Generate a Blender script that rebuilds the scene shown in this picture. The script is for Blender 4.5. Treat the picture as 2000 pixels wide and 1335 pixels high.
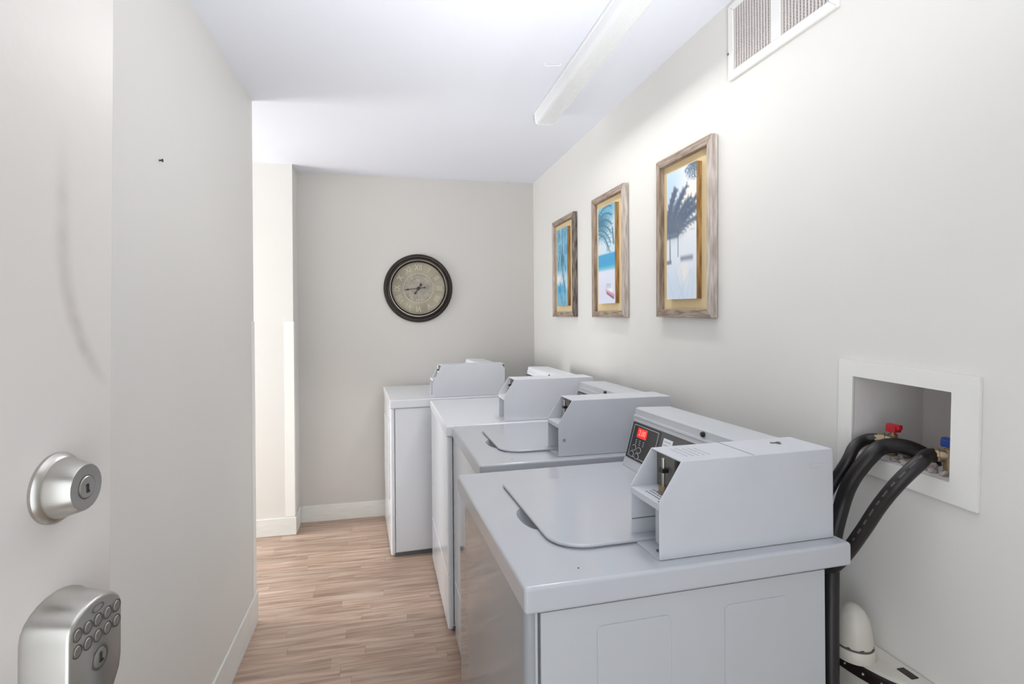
import bpy, bmesh, math, random
from mathutils import Matrix, Vector, noise
import numpy as np
random.seed(7)
PI = math.pi
for o in list(bpy.data.objects): bpy.data.objects.remove(o)
SC = bpy.context.scene
COL = SC.collection

# ------------------------------------------------------------------ camera
H = 1.38
FPX, YAW, ROLL, CY = 1071.86, 0.223833, -0.0082353, 619.305
fw = Vector((math.sin(YAW), math.cos(YAW), 0))
r0 = Vector((math.cos(YAW), -math.sin(YAW), 0)); u0 = Vector((0, 0, 1))
cr = r0*math.cos(ROLL) + u0*math.sin(ROLL)
cu = -r0*math.sin(ROLL) + u0*math.cos(ROLL)
cd = bpy.data.cameras.new('camera'); cam = bpy.data.objects.new('camera', cd); COL.objects.link(cam)
M = Matrix((cr, cu, -fw)).transposed().to_4x4(); M.translation = Vector((0, 0, H))
cam.matrix_world = M
cd.sensor_width = 36; cd.lens = FPX*36/2000
cd.shift_y = (CY-667.5)/2000; cd.clip_start = 0.02; cd.clip_end = 60
SC.camera = cam

# ------------------------------------------------------------------ light
SC.view_settings.view_transform = 'Standard'; SC.view_settings.look = 'None'
SC.view_settings.gamma = 1; SC.view_settings.use_curve_mapping = False
SC.view_settings.exposure = 0.10
W = bpy.data.worlds.new('World'); SC.world = W; W.use_nodes = True
W.node_tree.nodes['Background'].inputs[0].default_value = (0.85, 0.92, 1.0, 1)
W.node_tree.nodes['Background'].inputs[1].default_value = 1.6

def area(name, loc, direction, sx, sy, power, col=(1, 1, 1)):
    l = bpy.data.lights.new(name, 'AREA'); l.shape = 'RECTANGLE'; l.size = sx; l.size_y = sy
    l.energy = power; l.color = col
    o = bpy.data.objects.new(name, l); COL.objects.link(o); o.location = loc
    o.rotation_euler = Vector(direction).to_track_quat('-Z', 'Y').to_euler()
    return o
# daylight through the alcove window, daylight through the open entry door, the ceiling tubes, two added fills
area('window_daylight', (-2.56, 3.2, 1.12), (1, 0, 0.0), 0.86, 1.0, 35, (0.97, 0.985, 1.0))
area('doorway_daylight', (0.0, -0.33, 1.15), (0.0, 1, 0.15), 0.9, 1.75, 4.2, (0.97, 0.985, 1.0))
bf = area('ceiling_fill', (0.4, 0.0, 1.4), (-0.05, 0.75, 1), 0.4, 0.4, 6.3, (0.97, 0.985, 1.0))  # added fill lamp beside the camera, brightens the ceiling
bf.data.spread = math.radians(90)
bg = area('forward_fill', (0.30, -0.12, 1.15), (0.0, 1.5, 0.9), 0.4, 0.3, 5, (0.97, 0.985, 1.0))  # added fill lamp inside the doorway, aimed forward into the room
bg.data.spread = math.radians(66)
tl = area('tube_light', (0.755, 1.98, 2.305), (0, 0, -1), 0.08, 1.1, 5.2, (1.0, 0.99, 0.97))
tl.rotation_euler = (0, 0.28, 0)

# ------------------------------------------------------------------ materials
def lin(c):
    return tuple((x/255/12.92 if x/255 <= 0.04045 else ((x/255+0.055)/1.055)**2.4) for x in c)
MATS = {}
def mat(name, col, rough=0.5, metal=0.0, var=0.0, vscale=8, bump=0.0, bscale=60, emit=None, coat=0.0, stretch=None, col2=None):
    m = bpy.data.materials.new(name); m.use_nodes = True
    nt = m.node_tree; b = nt.nodes['Principled BSDF']; L = nt.links
    c = lin(col); b.inputs['Base Color'].default_value = (*c, 1)
    b.inputs['Roughness'].default_value = rough; b.inputs['Metallic'].default_value = metal
    if coat: b.inputs['Coat Weight'].default_value = coat; b.inputs['Coat Roughness'].default_value = 0.08
    tc = nt.nodes.new('ShaderNodeTexCoord'); mp = nt.nodes.new('ShaderNodeMapping')
    L.new(tc.outputs['Object'], mp.inputs[0])
    if stretch: mp.inputs['Scale'].default_value = stretch
    if var or col2:
        n = nt.nodes.new('ShaderNodeTexNoise'); n.inputs['Scale'].default_value = vscale; n.inputs['Detail'].default_value = 5
        L.new(mp.outputs[0], n.inputs['Vector'])
        r = nt.nodes.new('ShaderNodeValToRGB'); L.new(n.outputs['Fac'], r.inputs[0])
        r.color_ramp.elements[0].position = 0.33; r.color_ramp.elements[1].position = 0.67
        if col2: a = lin(col2)
        else: a = tuple(x*(1-var) for x in c)
        r.color_ramp.elements[0].color = (*a, 1); r.color_ramp.elements[1].color = (*c, 1)
        L.new(r.outputs[0], b.inputs['Base Color'])
    if bump:
        n2 = nt.nodes.new('ShaderNodeTexNoise'); n2.inputs['Scale'].default_value = bscale; n2.inputs['Detail'].default_value = 4
        L.new(mp.outputs[0], n2.inputs['Vector'])
        bp = nt.nodes.new('ShaderNodeBump'); bp.inputs['Strength'].default_value = bump; bp.inputs['Distance'].default_value = 0.002
        L.new(n2.outputs['Fac'], bp.inputs['Height']); L.new(bp.outputs[0], b.inputs['Normal'])
    if emit:
        b.inputs['Emission Color'].default_value = (*lin(emit[0]), 1); b.inputs['Emission Strength'].default_value = emit[1]
    MATS[name] = m
    return m
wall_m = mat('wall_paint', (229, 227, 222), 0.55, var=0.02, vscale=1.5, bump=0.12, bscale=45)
back_m = mat('back_wall_shaded', (211, 208, 203), 0.55, var=0.02, vscale=1.5, bump=0.12, bscale=45)  # same wall paint, with the back wall's weaker light put into the colour
ceil_m = mat('ceiling_paint', (238, 240, 248), 0.8, var=0.01, vscale=2, bump=0.15, bscale=120)
trim_m = mat('trim_paint', (238, 238, 233), 0.4, var=0.07, vscale=9, bump=0.1, stretch=(1, 1, 6))
guard_m = mat('guard_plastic', (246, 246, 241), 0.35)
door_m = mat('door_paint', (214, 208, 203), 0.32, var=0.03, vscale=3, bump=0.25, bscale=35)
enamel = mat('white_enamel', (232, 234, 238), 0.12, var=0.015, vscale=4, bump=0.03, bscale=9)
enamel_g = mat('shaded_enamel', (190, 193, 198), 0.17, var=0.02, vscale=4, bump=0.03, bscale=9)  # white enamel of the washers, darkened in colour for their weaker light
side_g = mat('shaded_side_steel', (190, 193, 197), 0.38, var=0.02, vscale=4)  # shaded copy of the white side steel, for the washers
front_g = mat('shaded_enamel_front', (160, 164, 168), 0.07)  # nearest front panel, dark floor reflection put into the base colour
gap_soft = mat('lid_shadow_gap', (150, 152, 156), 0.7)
enamel_side = mat('white_side_steel', (229, 231, 235), 0.38, var=0.02, vscale=4)
box_w = mat('coin_box_white', (222, 224, 229), 0.45, var=0.02, vscale=14)
boxpaint = mat('coin_box_shaded', (200, 203, 208), 0.45, var=0.03, vscale=14, bump=0.08, bscale=150)  # shaded copy of the coin box white, for the washers
slide_m = mat('slide_grey', (120, 118, 112), 0.5, metal=0.3, var=0.2, vscale=30)
seam_m = mat('seam_dark', (112, 115, 119), 0.7)
black_m = mat('black_plastic', (22, 22, 24), 0.4)
panel_m = mat('panel_grey', (88, 87, 88), 0.35, metal=0.4, var=0.1, vscale=60)
panelblk = mat('panel_black', (30, 29, 32), 0.3)
white_print = mat('white_print', (215, 215, 215), 0.6)
grey_print = mat('grey_print', (172, 174, 180), 0.6)
dark_print = mat('dark_print', (60, 62, 68), 0.6)
sticker_m = mat('sticker_white', (232, 234, 238), 0.5)
red_led = mat('red_display', (150, 20, 18), 0.4, emit=((255, 40, 28), 0.7))
led_dig = mat('display_digit', (255, 120, 110), 0.4, emit=((255, 110, 95), 1.6))
brass = mat('valve_brass', (168, 150, 122), 0.38, metal=0.75, var=0.3, vscale=40)
rubber = mat('black_rubber', (34, 30, 31), 0.42, var=0.3, vscale=25)
rubber_pr = mat('hose_print', (78, 75, 77), 0.5)
red_m = mat('red_plastic', (186, 24, 42), 0.4)
blue_m = mat('blue_plastic', (28, 62, 140), 0.4)
pvc = mat('outlet_plastic', (236, 235, 230), 0.35, var=0.03, vscale=12)
pvc_in = mat('outlet_inside', (232, 228, 225), 0.5, var=0.08, vscale=10)
rubble_m = mat('rubble', (196, 186, 178), 0.8, var=0.4, vscale=30)
nickel = mat('satin_nickel', (186, 183, 177), 0.3, metal=0.95, var=0.05, vscale=30)
nickel_d = mat('satin_nickel_dark', (128, 124, 118), 0.42, metal=0.9)
keyhole_m = mat('keyhole_dark', (30, 27, 24), 0.5)
bronze = mat('clock_bronze', (52, 45, 40), 0.32, metal=0.55, var=0.35, vscale=14)
bronze_l = mat('clock_bronze_bright', (150, 145, 138), 0.25, metal=0.8)
dial_m = mat('clock_dial', (176, 169, 148), 0.6, var=0.0, vscale=7, col2=(144, 136, 121))
dial_in = mat('clock_dial_centre', (140, 134, 124), 0.6, vscale=25, col2=(172, 165, 150))
cream_pr = mat('cream_print', (204, 198, 176), 0.6)
wood_a = mat('driftwood_grey', (176, 160, 146), 0.75, vscale=14, col2=(118, 100, 86), stretch=(6, 6, .8), bump=0.3, bscale=40)
rail_a = mat('driftwood_grey_rail', (176, 160, 146), 0.75, vscale=14, col2=(118, 100, 86), stretch=(6, .8, 6), bump=0.3, bscale=40)
wood_w = mat('driftwood_pale', (206, 196, 188), 0.75, vscale=14, col2=(160, 146, 136), stretch=(6, 6, .8), bump=0.3, bscale=40)
wood_d = mat('driftwood_dark', (150, 138, 128), 0.75, vscale=9, col2=(40, 32, 28), stretch=(8, 8, 1.5), bump=0.4, bscale=40)
board_m = mat('tan_board', (226, 204, 160), 0.7, var=0.05, vscale=10)
block_m = mat('panel_edge_wood', (176, 138, 84), 0.6, vscale=20, col2=(120, 86, 48), stretch=(5, 5, .6))
vent_m = mat('vent_white', (240, 240, 235), 0.4)
vent_bar = mat('vent_slat', (206, 200, 196), 0.5)
vent_back = mat('vent_filter', (150, 140, 138), 0.9, var=0.25, vscale=60)
lens_m = mat('light_lens', (242, 243, 244), 0.25, emit=((255, 252, 246), 0.01))
fix_m = mat('light_housing', (244, 245, 246), 0.35)
can_w = mat('canister_white', (206, 202, 192), 0.35, var=0.12, vscale=9)
can_b = mat('canister_band', (30, 24, 24), 0.4)
can_d = mat('canister_dirt', (92, 88, 82), 0.8)
sky_glass = mat('window_glass', (235, 242, 250), 0.1, emit=((240, 246, 255), 1.0))
nail_m = mat('nail_dark', (70, 66, 60), 0.5, metal=0.5)

def add_scuff(m):
    nt = m.node_tree; L = nt.links; b = nt.nodes['Principled BSDF']
    tc = nt.nodes.new('ShaderNodeTexCoord'); sp = nt.nodes.new('ShaderNodeSeparateXYZ'); L.new(tc.outputs['Object'], sp.inputs[0])
    def mth(op, a, bb=None):
        n = nt.nodes.new('ShaderNodeMath'); n.operation = op
        for i, v in ((0, a), (1, bb)):
            if v is None: continue
            if isinstance(v, (int, float)): n.inputs[i].default_value = v
            else: L.new(v, n.inputs[i])
        return n.outputs[0]
    # streak centre line x = .004 + .075*((1.50-z)/.19)^2.6 below z = 1.50
    k = mth('MAXIMUM', mth('DIVIDE', mth('SUBTRACT', 1.478, sp.outputs['Z']), .19), 0.0)
    cxx = mth('ADD', mth('MULTIPLY', mth('POWER', k, 2.8), .066), .007)
    d = mth('ABSOLUTE', mth('SUBTRACT', sp.outputs['X'], cxx))
    w = nt.nodes.new('ShaderNodeMapRange'); w.inputs[1].default_value = 0.0; w.inputs[2].default_value = .016; w.inputs[3].default_value = 1; w.inputs[4].default_value = 0
    w.interpolation_type = 'SMOOTHSTEP'; L.new(d, w.inputs[0])
    zz = nt.nodes.new('ShaderNodeMapRange'); zz.inputs[1].default_value = 1.285; zz.inputs[2].default_value = 1.32; L.new(sp.outputs['Z'], zz.inputs[0])
    zt = nt.nodes.new('ShaderNodeMapRange'); zt.inputs[1].default_value = 1.56; zt.inputs[2].default_value = 1.42; L.new(sp.outputs['Z'], zt.inputs[0])
    nz = nt.nodes.new('ShaderNodeTexNoise'); nz.inputs['Scale'].default_value = 40; nz.inputs['Detail'].default_value = 4; L.new(tc.outputs['Object'], nz.inputs['Vector'])
    f = mth('MULTIPLY', mth('MULTIPLY', mth('MULTIPLY', w.outputs[0], zz.outputs[0]), zt.outputs[0]), mth('MULTIPLY', nz.outputs['Fac'], .62))
    mx = nt.nodes.new('ShaderNodeMix'); mx.data_type = 'RGBA'
    src = b.inputs['Base Color'].links[0].from_socket
    L.new(f, mx.inputs[0]); L.new(src, mx.inputs[6]); mx.inputs[7].default_value = (*lin((150, 142, 134)), 1)
    L.new(mx.outputs[2], b.inputs['Base Color'])
add_scuff(door_m)
def floor_mat():
    m = bpy.data.materials.new('laminate_plank'); m.use_nodes = True
    nt = m.node_tree; L = nt.links; b = nt.nodes['Principled BSDF']
    geo = nt.nodes.new('ShaderNodeNewGeometry'); oi = nt.nodes.new('ShaderNodeObjectInfo')
    add = nt.nodes.new('ShaderNodeMath'); add.operation = 'ADD'
    L.new(geo.outputs['Random Per Island'], add.inputs[0]); L.new(oi.outputs['Random'], add.inputs[1])
    fr = nt.nodes.new('ShaderNodeMath'); fr.operation = 'FRACT'; L.new(add.outputs[0], fr.inputs[0])
    off = nt.nodes.new('ShaderNodeMath'); off.operation = 'MULTIPLY'; off.inputs[1].default_value = 37; L.new(fr.outputs[0], off.inputs[0])
    cx = nt.nodes.new('ShaderNodeCombineXYZ'); L.new(off.outputs[0], cx.inputs[2]); L.new(off.outputs[0], cx.inputs[0])
    va = nt.nodes.new('ShaderNodeVectorMath'); va.operation = 'ADD'
    L.new(geo.outputs['Position'], va.inputs[0]); L.new(cx.outputs[0], va.inputs[1])
    mp = nt.nodes.new('ShaderNodeMapping'); mp.inputs['Scale'].default_value = (2.2, 26, 1); L.new(va.outputs[0], mp.inputs[0])
    n = nt.nodes.new('ShaderNodeTexNoise'); n.inputs['Scale'].default_value = 1.7; n.inputs['Detail'].default_value = 7; n.inputs['Distortion'].default_value = 0.6
    L.new(mp.outputs[0], n.inputs['Vector'])
    r = nt.nodes.new('ShaderNodeValToRGB'); L.new(n.outputs['Fac'], r.inputs[0])
    e = r.color_ramp.elements; e[0].position = 0.28; e[0].color = (*lin((152, 124, 106)), 1); e[1].position = 0.72; e[1].color = (*lin((206, 184, 167)), 1)
    k = e.new(0.5); k.color = (*lin((184, 157, 138)), 1)
    hv = nt.nodes.new('ShaderNodeHueSaturation'); L.new(r.outputs[0], hv.inputs['Color'])
    mr = nt.nodes.new('ShaderNodeMapRange'); mr.inputs[3].default_value = 0.88; mr.inputs[4].default_value = 1.1
    L.new(fr.outputs[0], mr.inputs[0]); L.new(mr.outputs[0], hv.inputs['Value']); L.new(hv.outputs[0], b.inputs['Base Color'])
    b.inputs['Roughness'].default_value = 0.36
    return m
plank_m = floor_mat()
gap_m = mat('floor_joint', (142, 118, 102), 0.6)

# ------------------------------------------------------------------ helpers
class MB:
    def __init__(s): s.bm = bmesh.new()
    def box(s, x0, x1, y0, y1, z0, z1):
        v = [s.bm.verts.new((x, y, z)) for x in (x0, x1) for y in (y0, y1) for z in (z0, z1)]
        for f in ((0, 1, 3, 2), (4, 6, 7, 5), (0, 4, 5, 1), (2, 3, 7, 6), (0, 2, 6, 4), (1, 5, 7, 3)):
            s.bm.faces.new([v[i] for i in f])
        return s
    def prism(s, pts, a, b, M=None):
        """pts: 2-D outline; extruded from a to b along local third axis; M maps (u,v,w) to space"""
        M = M or Matrix.Identity(4)
        lo = [s.bm.verts.new(M @ Vector((p[0], p[1], a))) for p in pts]
        hi = [s.bm.verts.new(M @ Vector((p[0], p[1], b))) for p in pts]
        n = len(pts)
        s.bm.faces.new(lo[::-1]); s.bm.faces.new(hi)
        for i in range(n): s.bm.faces.new((lo[i], lo[(i+1) % n], hi[(i+1) % n], hi[i]))
        return s
    def lathe(s, prof, M=None, seg=40, sx=1.0, sy=1.0):
        M = M or Matrix.Identity(4); rings = []
        for r, h in prof:
            if r < 1e-6: rings.append([s.bm.verts.new(M @ Vector((0, 0, h)))])
            else: rings.append([s.bm.verts.new(M @ Vector((r*sx*math.cos(2*PI*i/seg), r*sy*math.sin(2*PI*i/seg), h))) for i in range(seg)])
        for A, B in zip(rings, rings[1:]):
            for i in range(seg):
                j = (i+1) % seg
                if len(A) == 1 and len(B) == 1: continue
                if len(A) == 1: s.bm.faces.new((A[0], B[j], B[i]))
                elif len(B) == 1: s.bm.faces.new((A[i], A[j], B[0]))
                else: s.bm.faces.new((A[i], A[j], B[j], B[i]))
        return s
    def cyl(s, p, q, r, seg=16, r2=None):
        p = Vector(p); q = Vector(q); d = q-p
        M = Matrix.Translation(p) @ d.to_track_quat('Z', 'Y').to_matrix().to_4x4()
        r2 = r if r2 is None else r2
        return s.lathe([(0, 0), (r, 0), (r2, d.length), (0, d.length)], M, seg)
    def tube(s, pts, r, seg=14, cap=True):
        P = [Vector(p) for p in pts]; rings = []
        up = Vector((0.31, 0.2, 1)).normalized()
        for i, p in enumerate(P):
            t = (P[min(i+1, len(P)-1)]-P[max(i-1, 0)]).normalized()
            a = t.cross(up).normalized(); b = t.cross(a)
            rr = r(i/(len(P)-1)) if callable(r) else r
            rings.append([s.bm.verts.new(p+a*rr*math.cos(2*PI*k/seg)+b*rr*math.sin(2*PI*k/seg)) for k in range(seg)])
        for A, B in zip(rings, rings[1:]):
            for i in range(seg): s.bm.faces.new((A[i], A[(i+1) % seg], B[(i+1) % seg], B[i]))
        if cap: s.bm.faces.new(rings[0][::-1]); s.bm.faces.new(rings[-1])
        return s
    def build(s, name, m, parent=None, bevel=0, seg=3, smooth=True, angle=35, recalc=True):
        if recalc: bmesh.ops.recalc_face_normals(s.bm, faces=s.bm.faces)
        me = bpy.data.meshes.new(name); s.bm.to_mesh(me); s.bm.free()
        me.materials.append(m)
        if smooth:
            me.polygons.foreach_set('use_smooth', [True]*len(me.polygons)); me.set_sharp_from_angle(angle=math.radians(angle))
        o = bpy.data.objects.new(name, me); COL.objects.link(o)
        if parent: o.parent = parent
        if bevel:
            md = o.modifiers.new('bevel', 'BEVEL'); md.width = bevel; md.segments = seg; md.limit_method = 'ANGLE'
            md.angle_limit = math.radians(30); md.harden_normals = True
        return o
def thing(name, label, cat, loc=(0, 0, 0), rot=(0, 0, 0), group=None):
    o = bpy.data.objects.new(name, None); COL.objects.link(o); o.location = loc; o.rotation_euler = rot
    o.empty_display_size = 0.05
    o['label'] = label; o['category'] = cat
    if group: o['group'] = group
    return o
def tag(o, label, cat, group=None):
    o['label'] = label; o['category'] = cat
    if group: o['group'] = group
    return o
def struct(o): o['kind'] = 'structure'; return o
def smoothpath(pts, n=10):
    """Catmull-Rom through pts"""
    P = [Vector(p) for p in pts]; P = [2*P[0]-P[1]]+P+[2*P[-1]-P[-2]]; out = []
    for i in range(1, len(P)-2):
        for k in range(n):
            t = k/n; a, b, c, d = P[i-1:i+3]
            out.append(0.5*((2*b)+(c-a)*t+(2*a-5*b+4*c-d)*t*t+(3*b-a-3*c+d)*t**3))
    out.append(P[-2]); return out
def rrect(x0, x1, y0, y1, r, n=6, corners=(1, 1, 1, 1)):
    """rounded rectangle outline, corners order: x1y1, x0y1, x0y0, x1y0"""
    out = []
    for k, (cx, cy, a) in enumerate(((x1-r, y1-r, 0), (x0+r, y1-r, PI/2), (x0+r, y0+r, PI), (x1-r, y0+r, 3*PI/2))):
        if corners[k]:
            for i in range(n+1): out.append((cx+r*math.cos(a+PI/2*i/n), cy+r*math.sin(a+PI/2*i/n)))
        else: out.append(((x1, y1), (x0, y1), (x0, y0), (x1, y0))[k])
    return out
def text_part(name, txt, size, M, m, parent, depth=0.0006, align='CENTER', spacing=1.0):
    c = bpy.data.curves.new(name, 'FONT'); c.body = txt; c.size = size; c.extrude = depth
    c.align_x = align; c.align_y = 'CENTER'; c.space_character = spacing; c.resolution_u = 2
    tmp = bpy.data.objects.new(name, c); COL.objects.link(tmp)
    bpy.context.view_layer.update()
    me = bpy.data.meshes.new_from_object(tmp.evaluated_get(bpy.context.evaluated_depsgraph_get()))
    bpy.data.objects.remove(tmp); me.transform(M); me.materials.clear(); me.materials.append(m)
    o = bpy.data.objects.new(name, me); COL.objects.link(o); o.parent = parent
    return o
def axes(origin, ex, ey, ez=None):
    ex = Vector(ex).normalized(); ey = Vector(ey).normalized(); ez = ez or ex.cross(ey)
    m = Matrix((ex, ey, Vector(ez))).transposed().to_4x4(); m.translation = Vector(origin); return m

# ------------------------------------------------------------------ the room
XL, XR, YB, ZC, YF = -0.593, 1.068, 3.95, 2.375, -0.3
YE, YP, XP, XA = 2.70, 3.75, -0.588, -2.6           # left wall end, pillar face, pillar edge, alcove end
floor = struct(MB().box(XA-.1, XR, YF-.1, YB, -0.06, -0.004).build('floor', gap_m, smooth=False))
struct(MB().box(XA-.1, XR+.35, YF-.15, YB+.12, ZC, ZC+.08).build('ceiling', ceil_m, smooth=False))
struct(MB().box(XL-.115, XL, YF, YE, 0, ZC).build('wall_left', wall_m, smooth=False))
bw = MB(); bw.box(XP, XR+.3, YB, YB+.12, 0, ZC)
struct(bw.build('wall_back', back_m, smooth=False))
struct(MB().box(XA-.1, XP, YP, YB+.12, 0, ZC).build('wall_alcove_back', wall_m, smooth=False))
struct(MB().box(XA-.1, XL-.115, YE-.115, YE, 0, ZC).build('wall_alcove_front', wall_m, smooth=False))
# alcove end wall with its window
aw = MB(); wy0, wy1, wz0, wz1 = 2.77, 3.63, 0.7, 2.2
aw.box(XA-.1, XA, YE, wy0, 0, ZC).box(XA-.1, XA, wy1, YP, 0, ZC).box(XA-.1, XA, wy0, wy1, 0, wz0).box(XA-.1, XA, wy0, wy1, wz1, ZC)
struct(aw.build('wall_alcove_side', wall_m, smooth=False))
win = MB()
for a in ((wy0, wy0+.04, wz0, wz1), (wy1-.04, wy1, wz0, wz1), (wy0+.04, wy1-.04, wz0, wz0+.04), (wy0+.04, wy1-.04, wz1-.04, wz1), (wy0+.04, wy1-.04, 1.43, 1.47)):
    win.box(XA-.07, XA-.03, *a)
wo = struct(win.build('window_1', trim_m, smooth=False))
MB().box(XA-.056, XA-.052, wy0+.04, wy1-.04, wz0+.04, 1.43).box(XA-.056, XA-.052, wy0+.04, wy1-.04, 1.47, wz1-.04).build('pane', sky_glass, wo, smooth=False)
# entry wall behind the camera, doorway open to the outside
fwl = MB(); fwl.box(XL-.115, -0.47, YF-.12, YF, 0, ZC).box(0.47, XR+.3, YF-.12, YF, 0, ZC).box(-0.47, 0.47, YF-.12, YF, 2.06, ZC)
struct(fwl.build('wall_front', wall_m, smooth=False))
df = MB(); df.box(-0.47, -0.44, YF-.125, YF+.01, 0, 2.06).box(.44, .47, YF-.125, YF+.01, 0, 2.06).box(-.44, .44, YF-.125, YF+.01, 2.03, 2.06)
struct(df.build('trim_1', trim_m, smooth=False))
# right wall with the opening for the washer outlet box
hy0, hy1, hz0, hz1 = 0.835, 1.098, 1.040, 1.248
rw = MB(); T = XR+.3
rw.box(XR, T, YF, hy0, 0, ZC).box(XR, T, hy1, YB, 0, ZC).box(XR, T, hy0, hy1, 0, hz0).box(XR, T, hy0, hy1, hz1, ZC)
rw.box(XR+.25, T, hy0, hy1, hz0, hz1)
struct(rw.build('wall_right', wall_m, smooth=False))

# laminate planks: rows across the room, each plank its own piece where it can be seen
PW = 0.066
def planks():
    x_left = lambda y: XA if y > YE else XL
    y = YF; row = 0; far = MB(); meshes = {}
    while y < YB-.002:
        y1 = min(y+PW, YB)
        x = XL if y < YE else XA
        xe = XR
        xs = [x]; xx = x - random.uniform(0.0, 0.55)
        while True:
            xx += random.choice((0.42, 0.52, 0.62))
            if xx >= xe-0.05: break
            if xx > xs[-1]+0.06: xs.append(xx)
        xs.append(xe)
        for a, b in zip(xs, xs[1:]):
            dz = random.uniform(0, 0.0005)
            bb = (a+.0004, b-.0004, y+.0004, y1-.0004, -0.004, dz)
            if y > 1.6 and a < 0.36 and b > -1.0:
                key = (round(b-a, 3), round(y1-y, 4))
                if key in meshes: 
                    o = bpy.data.objects.new('plank', meshes[key]); COL.objects.link(o); o.parent = floor
                else:
                    o = MB().box(0, b-a-.0008, 0, y1-y-.0008, -.004, 0.0002).build('plank', plank_m, floor, smooth=False)
                    meshes[key] = o.data
                o.location = (a+.0004, y+.0004, dz)
            else: far.box(*bb)
        y += PW; row += 1
    o = far.build('plank_field', plank_m, floor, smooth=False); o['kind'] = 'stuff'
planks()

# baseboards
BH = 0.112
def base(name, b): 
    struct(MB().box(*b).build(name, trim_m, bevel=.003, seg=2))
base('baseboard_left', (XL, XL+.009, YF+.02, YE+.009, 0, .142))
base('baseboard_left_end', (XL-.115, XL, YE, YE+.009, 0, .142))
base('baseboard_back', (XP+.011, XR, YB-.011, YB, 0, BH))
base('baseboard_pillar', (XA, XP+.011, YP-.011, YP, 0, BH))
base('baseboard_pillar_side', (XP, XP+.011, YP, YB, 0, BH))
base('baseboard_right', (XR-.011, XR, YF, YB-.011, 0, BH))

# corner guards
def guard(name, label, x, y, sx, sy, w, z0, z1, t=.003):
    m = MB()
    # leg along y on the face x = x, and leg along x on the face y = y
    ya, yb = sorted((y, y+sy*w)); xa, xb = sorted((x, x+sx*w))
    tx = -sx*t; ty = -sy*t
    m.prism([(x, y+sy*w), (x+tx, y+sy*w), (x+tx, y+ty), (x+sx*w, y+ty), (x+sx*w, y), (x, y)], z0, z1)
    return tag(m.build(name, guard_m, bevel=.0008, seg=1), label, 'corner guard')
guard('corner_guard', 'white plastic corner guard on the end of the left wall, above the bluish baseboard', XL, YE, -1, -1, .055, .142, 1.37)
guard('corner_guard', 'white plastic corner guard on the pillar edge beside the back wall', XP, YP, -1, 1, .055, BH+.004, 1.365)

# ------------------------------------------------------------------ entry door with its locks
P0 = Vector((-.313, .613, 0)); ND = Vector((.988, -.156, 0)).normalized(); TD = Vector((.156, .988, 0)).normalized()
LEAN = math.radians(1.25)
dang = math.atan2(TD.y, TD.x)
base_pt = P0 - TD*(1.2*math.sin(LEAN))
door = bpy.data.objects.new('door_1', None); COL.objects.link(door)
door.location = (base_pt.x, base_pt.y, 0.022); door.rotation_euler = (0, LEAN, dang); door['kind'] = 'structure'
# local: x = towards the free edge, -y = out of the face seen, z up
MB().box(-.80, .082, 0, .044, 0, 2.02).build('door_leaf', door_m, door, bevel=.0015, seg=2)
for hz in (.25, 1.05, 1.8):
    MB().cyl((-.806, -.004, hz-.045), (-.806, -.004, hz+.045), .006, 12).build('hinge', nickel, door)
ZL = -0.022
def facing(x, z, y=0.0):      # matrix: local z -> out of the door face (-y)
    return axes((x, y, z+ZL), (1, 0, 0), (0, 0, 1), Vector((0, -1, 0)))
db = bpy.data.objects.new('deadbolt', None); COL.objects.link(db)
db.parent = door; db.location = (0, 0, 0)
bpy.data.objects.remove(db)
zb = 1.220
dbo = MB().lathe([(0, 0), (.0335, 0), (.0335, .003), (.0315, .006), (.0285, .008), (.0285, .0095), (.0225, .0275), (.0215, .029), (.0115, .029), (.0112, .0283), (0, .0283)], facing(0.0, zb), 56).build('deadbolt', nickel, door, angle=28)
MB().lathe([(.0105, .0278), (.0105, .0296), (.0098, .0302), (0, .0302)], facing(0, zb), 36).build('key_cylinder', nickel, dbo, angle=30)
MB().lathe([(.0113, .0288), (.0113, .0294), (.0104, .0294)], facing(0, zb), 36).build('cylinder_ring', nickel_d, dbo)
kh = MB(); kh.box(-.0012, .0010, -.0308, -.0298, zb+ZL-.004, zb+ZL+.003); kh.box(-.0012, .0022, -.0308, -.0298, zb+ZL-.0055, zb+ZL-.003); kh.box(-.002, .0005, -.0308, -.0298, zb+ZL+.001, zb+ZL+.003)
kh.build('keyway', keyhole_m, dbo, smooth=False)
# keypad lock: arched housing, bulging face
def kp_outline(s, k=1.0):
    pts = []
    hw = .0375*s
    for i in range(13):
        a = PI*(i/12); pts.append((hw*math.cos(a), 1.090+(.024*s)*math.sin(a)**0.9 if 0 < i < 12 else 1.090))
    pts += [(-hw, 1.040), (-hw*.93, 1.028), (-.016*s, 1.000), (-.014*s, .965), (.014*s, .965), (.016*s, 1.000), (hw*.93, 1.028), (hw, 1.040)]
    return pts
kp = MB()
rings = []
for s, d in ((1.13, 0), (1.13, .004), (1.08, .010), (1.0, .036), (.97, .0385), (.93, .0393)):
    cz = 1.055
    rings.append([kp.bm.verts.new((.001+x, -d, (z-cz)*(.55+.45*s)+cz+ZL)) for x, z in kp_outline(s)])
n = len(rings[0])
for A, B in zip(rings, rings[1:]):
    for i in range(n): kp.bm.faces.new((A[i], A[(i+1) % n], B[(i+1) % n], B[i]))
kp.bm.faces.new(rings[-1]); kp.bm.faces.new(rings[0][::-1])
kpo = kp.build('keypad_lock', nickel, door, angle=50)
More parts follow.
